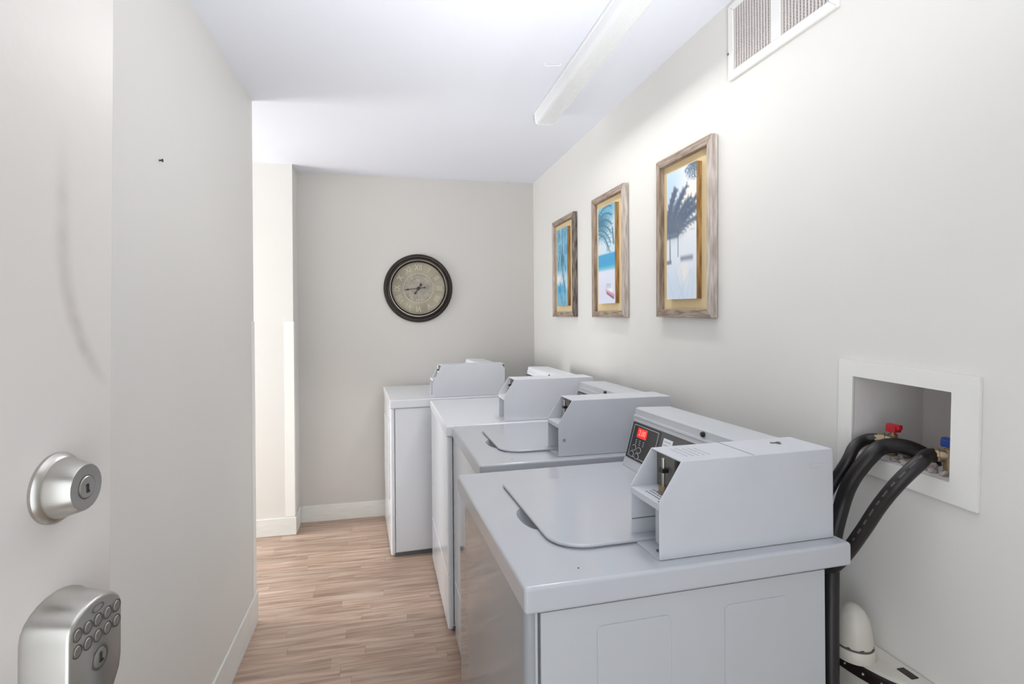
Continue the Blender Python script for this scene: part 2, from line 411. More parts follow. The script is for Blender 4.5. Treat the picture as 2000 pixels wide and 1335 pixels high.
# keys, ring, logo plate
yk = -.0393
def oval(cx, cz, a, b, rot, d0, d1, name, m, par, ring=False):
    Mx = axes((cx, 0, cz+ZL), (1, 0, 0), (0, 0, 1), Vector((0, -1, 0))) @ Matrix.Rotation(rot, 4, 'Z')
    q = MB()
    if ring: q.lathe([(1, d0), (1, d1), (.82, d1), (.82, d0)], Mx, 28, a, b)
    else: q.lathe([(0, d0), (1, d0), (1, d1*.7+d0*.3), (.85, d1), (0, d1)], Mx, 24, a, b)
    return q.build(name, m, par)
for rowz, off in ((1.0925, 0), (1.0775, 0)):
    for i in range(5):
        cx = .001+(i-2)*.0137
        oval(cx, rowz, .0062, .0062, 0, .0385, .0401, 'key_ring', nickel_d, kpo, ring=True)
        oval(cx, rowz, .0047, .0050, 0, .0385, .0405, 'key', nickel, kpo)
oval(.001, 1.104, .0085, .0036, 0, .0385, .0400, 'emblem_plate', nickel_d, kpo, ring=True)
oval(.004, 1.055, .0115, .0115, 0, .0385, .0402, 'cylinder_ring', nickel_d, kpo, ring=True)
oval(.004, 1.055, .0092, .0092, 0, .0385, .0404, 'key_cylinder', nickel, kpo)
MB().box(.003, .0052, -.0412, -.0402, 1.051+ZL, 1.060+ZL).box(.0025, .0075, -.0412, -.0402, 1.0505+ZL, 1.0525+ZL).build('keyway', keyhole_m, kpo, smooth=False)
lv = MB(); lv.lathe([(0, .03), (.013, .03), (.0125, .055), (0, .055)], facing(.001, .945), 24)
lv.tube(smoothpath([(.001, -.05, .945+ZL), (-.03, -.055, .945+ZL), (-.07, -.055, .943+ZL), (-.115, -.05, .94+ZL)]), .009)
lv.build('lever', nickel, kpo)
MB().lathe([(0, 0), (.033, 0), (.033, .006), (.028, .03), (0, .03)], facing(.001, .945), 40).build('lever_rose', nickel, kpo)

# nail on the left wall
MB_nail = MB().cyl((XL-.004, 1.646, 1.809), (XL+.008, 1.646, 1.809), .0022, 8).cyl((XL+.007, 1.646, 1.809), (XL+.009, 1.646, 1.809), .0045, 10)
tag(MB_nail.build('nail', nail_m), 'small dark nail head sticking out high on the left wall', 'nail')

# ------------------------------------------------------------------ laundry machines
def seg7(parent, Mx, txt, size):
    return text_part('digits', txt, size, Mx, led_dig, parent, depth=.0002)

def machine(name, label, cat, loc, rz, w, kind, group='laundry machines with coin boxes', detail=True, boxx=(.275, .685), door_far=False):
    """local x: front (0) to back; local y: near side (0) to far side (w)"""
    t = thing(name, label, cat, (loc[0], loc[1], 0), (0, 0, rz), group)
    enamel = MATS['shaded_enamel' if kind == 'washer' else 'white_enamel']; enamel_side = MATS['shaded_side_steel' if kind == 'washer' else 'white_side_steel']
    Z = .91; B = .862; D = .70
    # cabinet: front wrap with rounded front corners + side panels
    MB().prism(rrect(.004, .60, .012, w-.012, .016, corners=(0, 1, 1, 0)), .03, B).build('cabinet', enamel_side, t, bevel=.002, seg=2)
    MB().box(.02, .60, .03, w-.03, 0, .035).build('toe_base', seam_m, t)
    boxpaint = MATS['coin_box_shaded' if kind == 'washer' else 'coin_box_white']
    front_e = MATS['shaded_enamel_front'] if detail else MATS['white_enamel']
    # front panel skin with rounded vertical edges
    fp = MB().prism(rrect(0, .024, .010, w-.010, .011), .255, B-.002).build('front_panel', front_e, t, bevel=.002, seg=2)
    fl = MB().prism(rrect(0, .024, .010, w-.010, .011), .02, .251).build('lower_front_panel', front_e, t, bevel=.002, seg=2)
    # side panel skins, with the raised stiffening frames of the near one
    sp = MB().box(.028, .640, .0065, .014, .035, B-.004).build('side_panel', enamel_side, t, bevel=.0012, seg=2)
    MB().box(.0235, .0285, .012, .03, .035, B-.004).build('seam', seam_m, t, smooth=False)
    for xa, xb in ((.135, .285), (.402, .548)):
        # slightly recessed field shown by a pressed raised rim
        e = MB(); e.prism(rrect(xa, xb, .25, B-.043, .012, 5), 0, .0016, axes((0, .0065, 0), (1, 0, 0), (0, 0, 1), Vector((0, -1, 0))))
        e.build('pressed_field', enamel_side, sp, bevel=.0014, seg=2)
    MB().box(.028, .640, w-.014, w-.0065, .035, B-.004).build('side_panel', enamel_side, t, bevel=.0012, seg=2)
    MB().box(.62, .628, .02, w-.02, .05, B).build('back_panel', enamel_side, t, smooth=False)
    # top panel with rolled edge
    tp = MB().box(-.004, D, -.003, w+.003, B, Z).build('top_panel', enamel, t, bevel=.007, seg=4)
    if kind == 'washer':
        # finger scoop cut into the top beside the lid
        c = MB().lathe([(0, -.020), (.6, -.018), (.85, -.012), (1, .0), (1.05, .02), (0, .02)], Matrix.Translation((.104, w*.44, Z)), 32, .028, .072).build('cutter', seam_m, t)
        md = tp.modifiers.new('b', 'BOOLEAN'); md.object = c; md.operation = 'DIFFERENCE'; md.solver = 'EXACT'
        bpy.context.view_layer.update()
        me = bpy.data.meshes.new_from_object(tp.evaluated_get(bpy.context.evaluated_depsgraph_get()))
        tp.modifiers.clear(); tp.data = me; bpy.data.objects.remove(c)
        me.polygons.foreach_set('use_smooth', [True]*len(me.polygons)); me.set_sharp_from_angle(angle=math.radians(25))
        for p_ in me.polygons:
            if p_.area > .004: p_.use_smooth = False
        # lid, cantilevered over the scoop
        pts = rrect(.098, .500, .115, w-.148, .052, 8, (0, 0, 1, 0))
        pts = [p for p in rrect(.098, .500, .115, w-.148, .078, 10, (0, 0, 1, 0))]
        pts = [(.500, w-.148), (.106, w-.148), (.100, w-.151), (.098, w-.158)]+pts[2:]
        li = MB().prism(pts, Z+.0018, Z+.010).build('lid', enamel, t, bevel=.005, seg=4)
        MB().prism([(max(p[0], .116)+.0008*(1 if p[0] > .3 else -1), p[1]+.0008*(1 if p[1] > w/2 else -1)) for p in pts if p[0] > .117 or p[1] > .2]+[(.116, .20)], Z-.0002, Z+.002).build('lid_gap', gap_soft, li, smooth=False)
        MB().cyl((.115, .045, Z), (.115, .045, Z+.0009), .0016, 10).build('speck', black_m, tp)
    elif kind == 'end':
        dz = .30
        dl = MB().prism(rrect(.10, w-.10, dz, .76, .05, 6), 0, .005, axes((0, 0, 0), (0, 1, 0), (0, 0, 1), Vector((-1, 0, 0)))).build('door', enamel, t, bevel=.003, seg=3)
    # coin box: a folded steel housing open at the front end
    x0, x1 = boxx; y0, y1 = .028, .148
    hz = Z+.0005; top = 1.098; sh = 1.022; tk = .004
    cx = x0+.050
    side = [(x0, hz), (x0, sh), (cx, top), (x1-.004, top), (x1, top-.006), (x1, hz)]
    if kind == 'end': side = [(x0, hz), (x0, sh-.03), (cx, top), (x1-.02, top), (x1, top-.03), (x1, hz)]
    Mxz = lambda y: axes((0, y, 0), (1, 0, 0), (0, 0, 1), Vector((0, 1, 0)))
    cb = MB()
    cb.prism(side, 0, tk, Mxz(y0)); cb.prism(side, 0, tk, Mxz(y1-tk))
    cb.prism([(cx-.002, top-.003), (cx, top), (x1-.004, top), (x1, top-.006), (x1, hz), (x1-tk, hz), (x1-tk, top-.008)], y0+.001-y0, y1-y0-.001, Mxz(y0)) if False else None
    cb.box(cx, x1-.001, y0+.0005, y1-.0005, top-tk, top-.0002)
    cb.box(x1-tk, x1, y0+.0005, y1-.0005, hz, top-.008)
    cbo = cb.build('coin_box', boxpaint, t, bevel=.0022, seg=2)
    # inside: shelf, floor, the slide's face behind the mouth
    bk = MB(); bk.box(x0+.004, x0+.13, y0+tk, y1-tk, sh-.006, sh-.002)
    bk.box(x0-.001, x0+.006, y0+tk, y1-tk, sh-.016, sh-.002)
    bk.build('shelf', boxpaint, cbo, bevel=.001, seg=1)
    MB().box(x0-.002, x0+.13, y0+tk, y1-tk, hz, hz+.003).build('tray', boxpaint, cbo, smooth=False)
    MB().box(x0+.062, x0+.068, y0+tk, y1-tk, sh-.002, top-tk).build('slide_face', slide_m, cbo, smooth=False)
    MB().box(x0+.058, x0+.064, y0+tk, y1-tk, hz+.003, sh-.006).build('lower_face', boxpaint, cbo, smooth=False)
    # boxed slide post and lock above the shelf, chute below
    MB().box(x0+.030, x0+.062, y0+.026, y0+.060, sh-.002, sh+.004).box(x0+.050, x0+.063, y0+.030, y0+.062, sh+.002, top-tk).build('coin_slide', slide_m, cbo, bevel=.002, seg=2)
    MB().cyl((x0+.040, y0+.052, sh-.002), (x0+.040, y0+.052, sh+.013), .0105, 20).build('lock_collar', brass, cbo)
    MB().cyl((x0+.040, y0+.052, sh+.013), (x0+.040, y0+.052, top-.006), .0035, 12).build('lock_rod', nickel, cbo)
    MB().box(x0+.033, x0+.047, y0+.044, y0+.060, sh+.042, sh+.050).build('rod_latch', black_m, cbo)
    MB().box(x0+.030, x0+.058, y0+.030, y0+.072, hz+.003, sh-.006).build('chute', boxpaint, cbo, bevel=.006, seg=3)
    MB().cyl((x0+.022, y0+.034, hz+.003), (x0+.022, y0+.034, hz+.0038), .009, 20).build('drain_hole', slide_m, cbo)
    if detail:
        # fold line inside the far cheek, seam on top, stamped slot, printing
        MB().box(x0+.002, x0+.058, y1-tk-.0012, y1-tk+.0002, hz+.040, hz+.0418).build('cheek_seam', seam_m, cbo, smooth=False)
        MB().box(.489, .4905, y0+.001, y1-.001, top-.0003, top+.0003).build('top_seam', seam_m, cbo, smooth=False)
        MB().box(x1-.060, x1-.028, y0-.0016, y0+.0002, top-.036, top-.028).build('stamped_slot', boxpaint, cbo, bevel=.0012, seg=2)
        b = MB()
        for px, py in ((0, 0), (.008, .004), (-.008, .003), (.002, -.006)): b.cyl((x1-.078+px, y0+.075+py, top-.0005), (x1-.078+px, y0+.075+py, top+.0012), .0048, 12)
        b.build('key_lock', nickel_d, cbo)
        MB().cyl((x0+.006, y0+.010, sh-.002), (x0+.006, y0+.010, sh-.0008), .0025, 10).build('shelf_dot', black_m, cbo)
        pr = MB()
        for k in range(4):
            xx = x0+.014+k*.009
            random.seed(k)
            yy = y0+.022
            while yy < y1-.045:
                L_ = random.uniform(.004, .011); pr.box(xx, xx+.0022, yy, yy+L_, sh-.002, sh-.0017); yy += L_+.0022
        pr.build('shelf_lettering', dark_print, cbo, smooth=False)
        pr = MB(); random.seed(3)
        for k in range(5):
            xx = cx+.030+k*.013; yy = y0+.03
            while yy < y1-.03:
                L_ = random.uniform(.004, .014); pr.box(xx, xx+.003, yy, yy+L_, top-.0004, top+.00015); yy += L_+.003
        pr.build('top_lettering', grey_print, cbo, smooth=False)
    if kind == 'washer' and not detail:
        MB().cyl((x0+.052, y0+.02, hz+.05), (x0+.052, y0+.02, hz+.05), .003) if False else None
        s_ = MB().cyl((x0+.02, y0+.001, hz+.055), (x0+.02, y0-.002, hz+.055), .0055, 14); s_.build('side_bolt', nickel, cbo)
    # control console behind the lid
    cy0, cy1 = y1, w-.035
    kx = .020
    prof = [(x+kx, z) for x, z in [(.498, Z), (.508, .934), (.543, 1.058), (.546, 1.066), (.548, 1.086), (.556, 1.0895), (.672, 1.086), (.675, Z)]]
    co = MB().prism(prof, cy0, cy1, Mxz(0)).build('control_console', enamel_side, t, bevel=.002, seg=2)
    # bead along the upper front edge
    MB().prism([(.541+kx, 1.060), (.5425+kx, 1.0665), (.547+kx, 1.0675), (.5465+kx, 1.060)], cy0, cy1, Mxz(0)).build('console_bead', enamel, co, bevel=.001, seg=2)
    # graphic panel on the slope
    ex = Vector((0, -1, 0)); up = Vector((.035, 0, .124)).normalized(); nn = ex.cross(up)
    if nn.x > 0: nn = -nn
    ML = axes((.508+kx, cy1-.006, .934), ex, up, nn)          # u along the console towards the near side, v up the slope
    pl = cy1-.006-cy0-.001; ph = .118
    pn = MB().prism([(0, .004), (pl, .004), (pl, ph), (0, ph)], .0002, .0014, ML).build('graphic_panel', panel_m, co, smooth=False)
    MB().prism([(.003, .006), (.172, .006), (.172, ph-.003), (.003, ph-.003)], .0014, .0019, ML).build('key_field', panelblk, pn, smooth=False)
    fr = MB()
    a, b_, c_, d_ = .014, .160, .012, ph-.008
    for q in ((a, b_, c_, c_+.0014), (a, b_, d_-.0014, d_), (a, a+.0014, c_, d_), (b_-.0014, b_, c_, d_)):
        fr.prism([(q[0], q[2]), (q[1], q[2]), (q[1], q[3]), (q[0], q[3])], .0019, .0023, ML)
    fr.build('key_field_outline', white_print, pn, smooth=False)
    dp = MB().prism([(.042, .074), (.098, .074), (.098, .103), (.042, .103)], .0019, .0026, ML).build('display', red_led, pn, smooth=False)
    text_part('digits', '2.00', .024, ML @ Matrix.Translation((.071, .0885, .003)), led_dig, pn, depth=.0002) if detail else None
    q = MB()
    for k in range(3):
        u = .042+k*.022
        for vv in (.064, .058, .052): q.prism([(u, vv), (u+.006, vv), (u+.006, vv+.003), (u, vv+.003)], .0019, .0022, ML)
    q.build('indicator_print', grey_print, pn, smooth=False)
    for i, (u, v) in enumerate(((.040, .040), (.072, .038), (.034, .0195), (.066, .0185))):
        hexa = [(u+.0145*math.cos(PI/3*k), v+.0098*math.sin(PI/3*k)) for k in range(6)]
        MB().prism(hexa, .0019, .0024, ML).build('key_border', white_print, pn, smooth=False)
        hexa = [(u+.0128*math.cos(PI/3*k), v+.0083*math.sin(PI/3*k)) for k in range(6)]
        MB().prism(hexa, .0024, .0029, ML).build('button', panelblk, pn, smooth=False)
    st = MB().prism([(.190, .022), (.238, .022), (.238, .102), (.190, .102)], .0014, .0020, ML).build('sticker', sticker_m, pn, smooth=False)
    q = MB(); random.seed(5)
    for k in range(7):
        v = .095-k*.0095; u = .195
        while u < .228:
            L_ = random.uniform(.003, .008); q.prism([(u, v-.003), (min(u+L_, .234), v-.003), (min(u+L_, .234), v), (u, v)], .0020, .0022, ML); u += L_+.0018
    q.build('sticker_lettering', grey_print, pn, smooth=False)
    MB().lathe([(0, .0), (.0065, 0), (.0075, .003), (.006, .008), (0, .0095)], axes((.548+kx, cy0+.165, 1.077), (0, -1, 0), (0, 0, 1), Vector((-1, 0, 0))), 16).build('console_bolt', black_m, co)
    return t
# measured positions
R_ = math.radians
mA = machine('washing_machine', 'nearest white top-load coin washer, side greyed for shade with pressed rectangles, lit red display', 'washing machine', (.232, .925), R_(2.2), .715, 'washer')
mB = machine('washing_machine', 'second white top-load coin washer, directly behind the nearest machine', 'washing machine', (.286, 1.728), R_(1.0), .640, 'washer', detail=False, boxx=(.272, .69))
mC = machine('clothes_dryer', 'white machine with plain flat top, third from the camera', 'dryer', (.250, 2.390), R_(0.7), .775, 'dryer', detail=False, boxx=(.262, .69))
mD = machine('clothes_dryer', 'farthest white machine, standing forward of the row beside the back wall', 'dryer', (.013, 3.218), R_(3.2), .67, 'end', detail=False, boxx=(.250, .69))
MB().cyl((.205, .20, .9101), (.205, .20, .911), .003, 10).build('speck', black_m, mD)

# ------------------------------------------------------------------ outlet box, valves, hoses
ob = thing('outlet_box', 'white plastic washer outlet box recessed in the right wall', 'outlet box', (XR, .9615, 1.018), (R_(1.9), 0, 0))
def OL(y, z): return (y-.9615, z-1.018)
fy0, fy1, fz0, fz1 = .800, 1.123, 1.016, 1.268
iy0, iy1, iz0, iz1 = .852, 1.083, 1.056, 1.232
fl = MB()
for a in ((fy0, iy0, fz0, fz1), (iy1, fy1, fz0, fz1), (iy0, iy1, fz0, iz0), (iy0, iy1, iz1, fz1)):
    fl.box(-.007, -.0005, a[0]-.9615, a[1]-.9615, a[2]-1.018, a[3]-1.018)
bmesh.ops.remove_doubles(fl.bm, verts=fl.bm.verts, dist=1e-5)
# drop inner shared faces so the flange is one skin
seen = {}
for f in list(fl.bm.faces):
    k = tuple(round(x, 4) for x in f.calc_center_median()); seen.setdefault(k, []).append(f)
fl.build('flange', pvc, ob, bevel=0, smooth=False)
DP = .20
tub = MB(); y0, y1, z0, z1 = iy0-.9615, iy1-.9615, iz0-1.018, iz1-1.018; tt = .003
tub.box(DP, DP+tt, y0-tt, y1+tt, z0-tt, z1+tt).box(-.002, DP, y0-tt, y0, z0-tt, z1+tt).box(-.002, DP, y1, y1+tt, z0-tt, z1+tt)
tub.box(-.002, DP, y0, y1, z0-tt, z0).box(-.002, DP, y0, y1, z1, z1+tt)
tub.build('tub', pvc_in, ob, smooth=False)
rb = MB(); random.seed(11)
for k in range(70):
    x = random.uniform(.01, .18); y = random.uniform(y0+.01, y1-.01) if k > 25 else random.uniform(y0+.005, y0+.09); s = random.uniform(.004, .011)
    bmesh.ops.create_icosphere(rb.bm, subdivisions=1, radius=s, matrix=Matrix.Translation((x, y, z0+s*.4)) @ Matrix.Rotation(random.random()*3, 4, 'X') @ Matrix.Diagonal((1.3, .9, .6, 1)))
o = rb.build('debris', rubble_m, ob, smooth=False); o['kind'] = 'stuff'

def valve(label, y, z, m, x=1.10):
    t = thing('water_valve', label, 'valve', (x, y, z), (0, 0, 0))
    MB().cyl((0, 0, -.034), (0, 0, .012), .0095, 20).cyl((0, 0, -.002), (-.012, .016, -.002), .0105, 18).build('valve_body', brass, t, bevel=.001)
    MB().cyl((0, 0, .012), (0, 0, .020), .0055, 14).build('valve_stem', brass, t)
    h = MB().box(-.010, .010, -.013, .010, .016, .031).box(-.006, .006, -.020, .012, .023, .034); h.build('handle', m, t, bevel=.0018, seg=2)
    # hex coupling on the outlet
    d = Vector((-.6, .8, -.12)).normalized()
    MB().cyl(Vector((-.008, .011, -.002)), Vector((-.008, .011, -.002))+d*.020, .0140, 8).build('coupling', brass, t, bevel=.001)
    return t
valve('brass water valve with red handle in the outlet box', 1.012, 1.100, red_m, 1.105)
valve('brass water valve with blue handle at the near end of the outlet box', .882, 1.096, blue_m, 1.100)
def hose(label, pts, r, prints=None, fl=None, name='water_hose'):
    path = smoothpath(pts, 12)
    o = tag(MB().tube(path, r, 18).build(name, rubber), label, 'hose')
    return o, path
hot, hp = hose('black rubber hose from the red handled valve, passing behind the nearest washer', [(1.088, 1.035, 1.097), (1.070, 1.050, 1.092), (1.040, 1.050, 1.078), (1.018, 1.050, 1.045), (1.000, 1.075, .985), (.975, 1.10, .90), (.945, 1.13, .78), (.925, 1.18, .6), (.905, 1.2, .5)], .0125)
drain, dp_ = hose('thick shiny black drain hose arching out of the outlet box middle', [(1.150, .960, 1.045), (1.140, .955, 1.068), (1.105, .978, 1.089), (1.068, 1.000, 1.088), (1.035, 1.005, 1.066), (1.012, 1.030, 1.010), (1.003, 1.050, .945), (.974, 1.045, .86), (.940, 1.015, .76), (.920, .995, .65), (.910, .985, .5), (.908, .985, .3)], .0165)
cold, cp = hose('black rubber hose with pale lettering from the blue handled valve down behind the washer', [(1.084, .902, 1.092), (1.066, .902, 1.090), (1.035, .890, 1.082), (1.000, .905, 1.040), (.985, .935, .985), (.975, .968, .920), (.962, 1.010, .845), (.935, 1.058, .775), (.910, 1.08, .68), (.900, 1.10, .55)], .0143)
# short cream hose piece seen between the hot and drain hoses: left as the wall showing through
def hose_print(path, r, i0, i1, parent, az):
    q = MB(); random.seed(21)
    i = i0
    while i < i1:
        L_ = random.choice((2, 3, 3, 4))
        pts = []
        for k in range(i, min(i+L_, len(path)-1)):
            t = (path[k+1]-path[k-1]).normalized(); view = (Vector((0, 0, H))-path[k]); view = (view-t*view.dot(t)).normalized()
            side = t.cross(view)
            pts.append(path[k]+(view*math.cos(az)+side*math.sin(az))*(r-.0006))
        if len(pts) > 1: q.tube(pts, .0022, 6)
        i += L_+1
    o = q.build('hose_lettering', rubber_pr, parent)
hose_print(cp, .0143, 22, 92, cold, .35)

# ------------------------------------------------------------------ half-round canister against the wall
cn = thing('canister', 'worn white half-round canister with black rim against the right wall, behind the nearest washer', 'canister', (XR-.002, 1.06, -.0))
def halfr(a, b, z, n=24):
    return [(-a*math.sin(PI*i/n), b*math.cos(PI*i/n)) for i in range(n+1)]
def loft(rings, cap=True):
    q = MB(); R = [[q.bm.verts.new(p) for p in r] for r in rings]
    for A, B in zip(R, R[1:]):
        for i in range(len(A)): q.bm.faces.new((A[i], A[(i+1) % len(A)], B[(i+1) % len(B)], B[i]))
    if cap: q.bm.faces.new(R[0][::-1]); q.bm.faces.new(R[-1])
    return q
def hr(a, b, z): return [(x, y, z) for x, y in halfr(a, b, z)]
loft([hr(.066, .15, 0.0), hr(.076, .168, .3), hr(.085, .182, .602)]).build('tub_body', can_w, cn)
bandm = loft([hr(.088, .186, .598), hr(.090, .188, .604), hr(.090, .188, .622), hr(.087, .185, .626)]).build('rim_band', can_b, cn)
for k in range(1, 14):
    a = PI*k/14; MB().cyl((-.0895*math.sin(a), .1875*math.cos(a),   .613), (-.0922*math.sin(a), .194*math.cos(a),   .613), .0022, 8).build('rivet', rubble_m, bandm)
loft([hr(.087, .185, .626), hr(.085, .181, .632), hr(.075, .17, .636)]).build('lid', can_w, cn)
MB().box(-.030, -.012, -.15, -.115, .632, .6375).build('lid_hole', can_b, cn, bevel=.001)
dom = thing('x', 'x', 'x'); bpy.data.objects.remove(dom)
Md = Matrix.Translation((-.068, -.045, .630))
MB().lathe([(0, 0), (.043, 0), (.045, .010), (.043, .022), (.040, .026)], Md, 36, .9, 1.0).build('dome_collar', can_w, cn)
MB().lathe([(.041, .024), (.041, .0285), (.035, .030), (0, .030)], Md, 36, .9, 1.0).build('dirt_ring', can_d, cn)
dm = MB().lathe([(.0395, .028), (.040, .040), (.038, .062), (.033, .083), (.024, .100), (.012, .110), (0, .113)], Md, 36, .9, 1.0)
for v in dm.bm.verts:
    if v.co.z < .630+.029: v.co.z += .004*math.sin(9*math.atan2(v.co.y+.045, v.co.x+.068))
dm.build('dome', can_w, cn)

# ------------------------------------------------------------------ wall clock
CX, CZ = .219, 1.591
cl = thing('wall_clock', 'round dark bronze wall clock with tan dial on the back wall', 'clock', (CX, YB, CZ))
MC_ = axes((0, 0, 0), (1, 0, 0), (0, 0, 1), Vector((0, -1, 0)))
MB().lathe([(.205, 0), (.238, 0), (.2415, .008), (.240, .018), (.232, .026), (.222, .027), (.216, .024), (.2115, .030), (.205, .033), (.198, .030), (.193, .022), (.186, .018), (.184, .006)], MC_, 96).build('bezel', bronze, cl, angle=60)
MB().lathe([(.201, .0315), (.199, .035), (.196, .035), (.194, .031)], MC_, 96).build('bezel_ring', bronze_l, cl)
MB().lathe([(.2375, .0185), (.2345, .025), (.2325, .025)], MC_, 96).build('outer_ring', bronze, cl)
dial = MB().lathe([(0, .004), (.187, .004), (.187, .008), (0, .008)], MC_, 96).build('dial', dial_m, cl)
MB().lathe([(0, .0082), (.100, .0082), (.100, .0088), (0, .0088)], MC_, 72).build('dial_centre', dial_in, dial)
MB().lathe([(.103, .0082), (.103, .0094), (.106, .0094), (.106, .0082)], MC_, 72).build('centre_ring', cream_pr, dial)
for k, rn in enumerate(('XII', 'I', 'II', 'III', 'IIII', 'V', 'VI', 'VII', 'VIII', 'IX', 'X', 'XI')):
    a = -k*PI/6
    text_part('numeral', rn, .056, MC_ @ Matrix.Rotation(a, 4, 'Z') @ Matrix.Translation((0, .146, .0085)) @ Matrix.Diagonal((.82, 1.05, 1, 1)), cream_pr, dial, depth=.0003)
q = MB()
for k in range(60):
    Mk = MC_ @ Matrix.Rotation(-k*PI/30, 4, 'Z'); q.prism([(-.0008, .176), (.0008, .176), (.0008, .181), (-.0008, .181)], .0081, .0086, Mk)
q.build('minute_marks', dark_print, dial, smooth=False)
q = MB(); random.seed(2)
for rr, a0, a1, hh in ((.082, -70, 70, .016), (.058, -48, 48, .013), (.060, 140, 220, .012), (.082, 130, 230, .014)):
    n = int(abs(a1-a0)*rr/.85)
    for k in range(n):
        a = math.radians(a0+(a1-a0)*k/(n-1)); Mk = MC_ @ Matrix.Rotation(-a, 4, 'Z') @ Matrix.Translation((0, rr, 0))
        wdt = .0035
        q.prism([(-wdt, -hh/2), (-wdt+.0018, -hh/2), (-wdt+.0018, hh/2), (-wdt, hh/2)], .0087, .0092, Mk)
        if random.random() < .6: q.prism([(-wdt, hh/2-.002), (wdt*.6, hh/2-.002), (wdt*.6, hh/2), (-wdt, hh/2)], .0087, .0092, Mk)
        if random.random() < .5: q.prism([(wdt*.4, -hh/2), (wdt*.4+.0016, -hh/2), (wdt*.4+.0016, hh/2), (wdt*.4, hh/2)], .0087, .0092, Mk)
q.build('dial_lettering', cream_pr, dial, smooth=False)
def hand(name, ang, L_, tail, wd, z):
    Mk = MC_ @ Matrix.Rotation(-math.radians(ang), 4, 'Z')
    q = MB()
    q.prism([(-wd*.35, 0), (wd*.35, 0), (wd*.35, L_*.55), (wd, L_*.68), (wd*.3, L_*.8), (0, L_), (-wd*.3, L_*.8), (-wd, L_*.68), (-wd*.35, L_*.55)], z, z+.0012, Mk)
    q.prism([(-wd*.3, 0), (-wd*.3, -tail), (wd*.3, -tail), (wd*.3, 0)], z, z+.0012, Mk)
    q.lathe([(0, z), (wd*1.0, z), (wd*1.0, z+.0014), (0, z+.0014)], Mk @ Matrix.Translation((0, -tail, 0)), 20)
    return q.build(name, black_m, cl, smooth=False)
hand('hour_hand', 213, .060, .030, .0095, .011)
hand('minute_hand', 263, .112, .042, .0065, .013)
MB().lathe([(0, .0085), (.012, .0085), (.010, .016), (0, .017)], MC_, 24).build('hub', black_m, cl)

# ------------------------------------------------------------------ framed beach pictures
def canvas(w, h, c): return np.ones((h, w, 3))*np.array(c, float)
def line(im, p, q, c, wd, a=1.0):
    h, w, _ = im.shape
    ys, xs = np.mgrid[0:h, 0:w]; u = (xs+.5)/w; v = 1-(ys+.5)/h
    ar = h/w
    px, py = p[0], p[1]*ar; qx, qy = q[0], q[1]*ar; vv = v*ar
    dx, dy = qx-px, qy-py; L2 = dx*dx+dy*dy+1e-9
    t = np.clip(((u-px)*dx+(vv-py)*dy)/L2, 0, 1)
    d = np.hypot(u-px-t*dx, vv-py-t*dy)
    k = (np.clip(1.5-d/wd, 0, 1)*a)[..., None]
    im[:] = im*(1-k)+np.array(c, float)*k
def rect(im, u0, u1, v0, v1, c, a=1.0, soft=.01):
    h, w, _ = im.shape
    ys, xs = np.mgrid[0:h, 0:w]; u = (xs+.5)/w; v = 1-(ys+.5)/h
    k = np.clip((u-u0)/soft+.5, 0, 1)*np.clip((u1-u)/soft+.5, 0, 1)*np.clip((v-v0)/soft+.5, 0, 1)*np.clip((v1-v)/soft+.5, 0, 1)*a
    im[:] = im*(1-k[..., None])+np.array(c, float)*k[..., None]
def blob(im, cu_, cv_, ru, rv, c, a=1.0):
    h, w, _ = im.shape
    ys, xs = np.mgrid[0:h, 0:w]; u = (xs+.5)/w; v = 1-(ys+.5)/h
    k = (np.exp(-(((u-cu_)/ru)**2+((v-cv_)/rv)**2))*a)[..., None]
    im[:] = im*(1-k)+np.array(c, float)*k
def frond(im, root, ang, L_, c, rng, wd=.02, droop=.25, sp=.10):
    x, y = root; ar = im.shape[0]/im.shape[1]; n = 7; a = ang
    for i in range(n):
        nx = x+L_/n*math.cos(a); ny = y+L_/n*math.sin(a)/ar
        line(im, (x, y), (nx, ny), c, wd, .9)
        for s in (-1, 1):
            b = a+s*.7; l = sp*(1-i/n*.5)
            line(im, (nx, ny), (nx+l*math.cos(b), ny+l*math.sin(b)/ar-l*.05), c, wd*.55, .6)
        x, y = nx, ny; a -= droop/n*(1 if math.cos(ang) >= 0 else -1)*2
def pic_grey():
    rng = random.Random(1); im = canvas(46, 104, (222, 230, 238))
    blob(im, .1, .9, .5, .25, (176, 205, 226), .8); blob(im, .75, .7, .35, .2, (250, 236, 222), .9); blob(im, .5, .1, .5, .15, (196, 216, 238), .6); blob(im, .6, .2, .2, .1, (246, 238, 230), .7)
    c = (98, 112, 130)
    for k in range(9): frond(im, (.90, 1.02), math.radians(200+k*17), .30, (90, 112, 134), rng, .012, .2, .08)
    for k in range(24):
        frond(im, (-.02+.44*k/24, .49+.02*(k % 3)), math.radians(90-k*2.4+rng.uniform(-8, 8)), rng.uniform(.6, .92), (c, (118, 140, 160), (84, 98, 118))[k % 3], rng, .032, .3, .13)
    blob(im, .22, .60, .22, .10, (96, 110, 128), .7); blob(im, .42, .56, .18, .06, (112, 122, 138), .7)
    line(im, (.12, .52), (.13, .30), (92, 98, 116), .014); line(im, (.40, .52), (.40, .33), (88, 92, 108), .012)
    rect(im, -.1, .18, .28, .31, (120, 124, 142), .9); rect(im, .48, .88, .295, .325, (124, 126, 146), .9, .03)
    line(im, (.6, .66), (1, .69), (130, 138, 150), .006, .7); line(im, (.5, .50), (1, .52), (170, 176, 186), .006, .6)
    for k in range(6): line(im, (rng.random(), .22), (rng.random(), .0), (190, 205, 232), .015, .4)
    return im
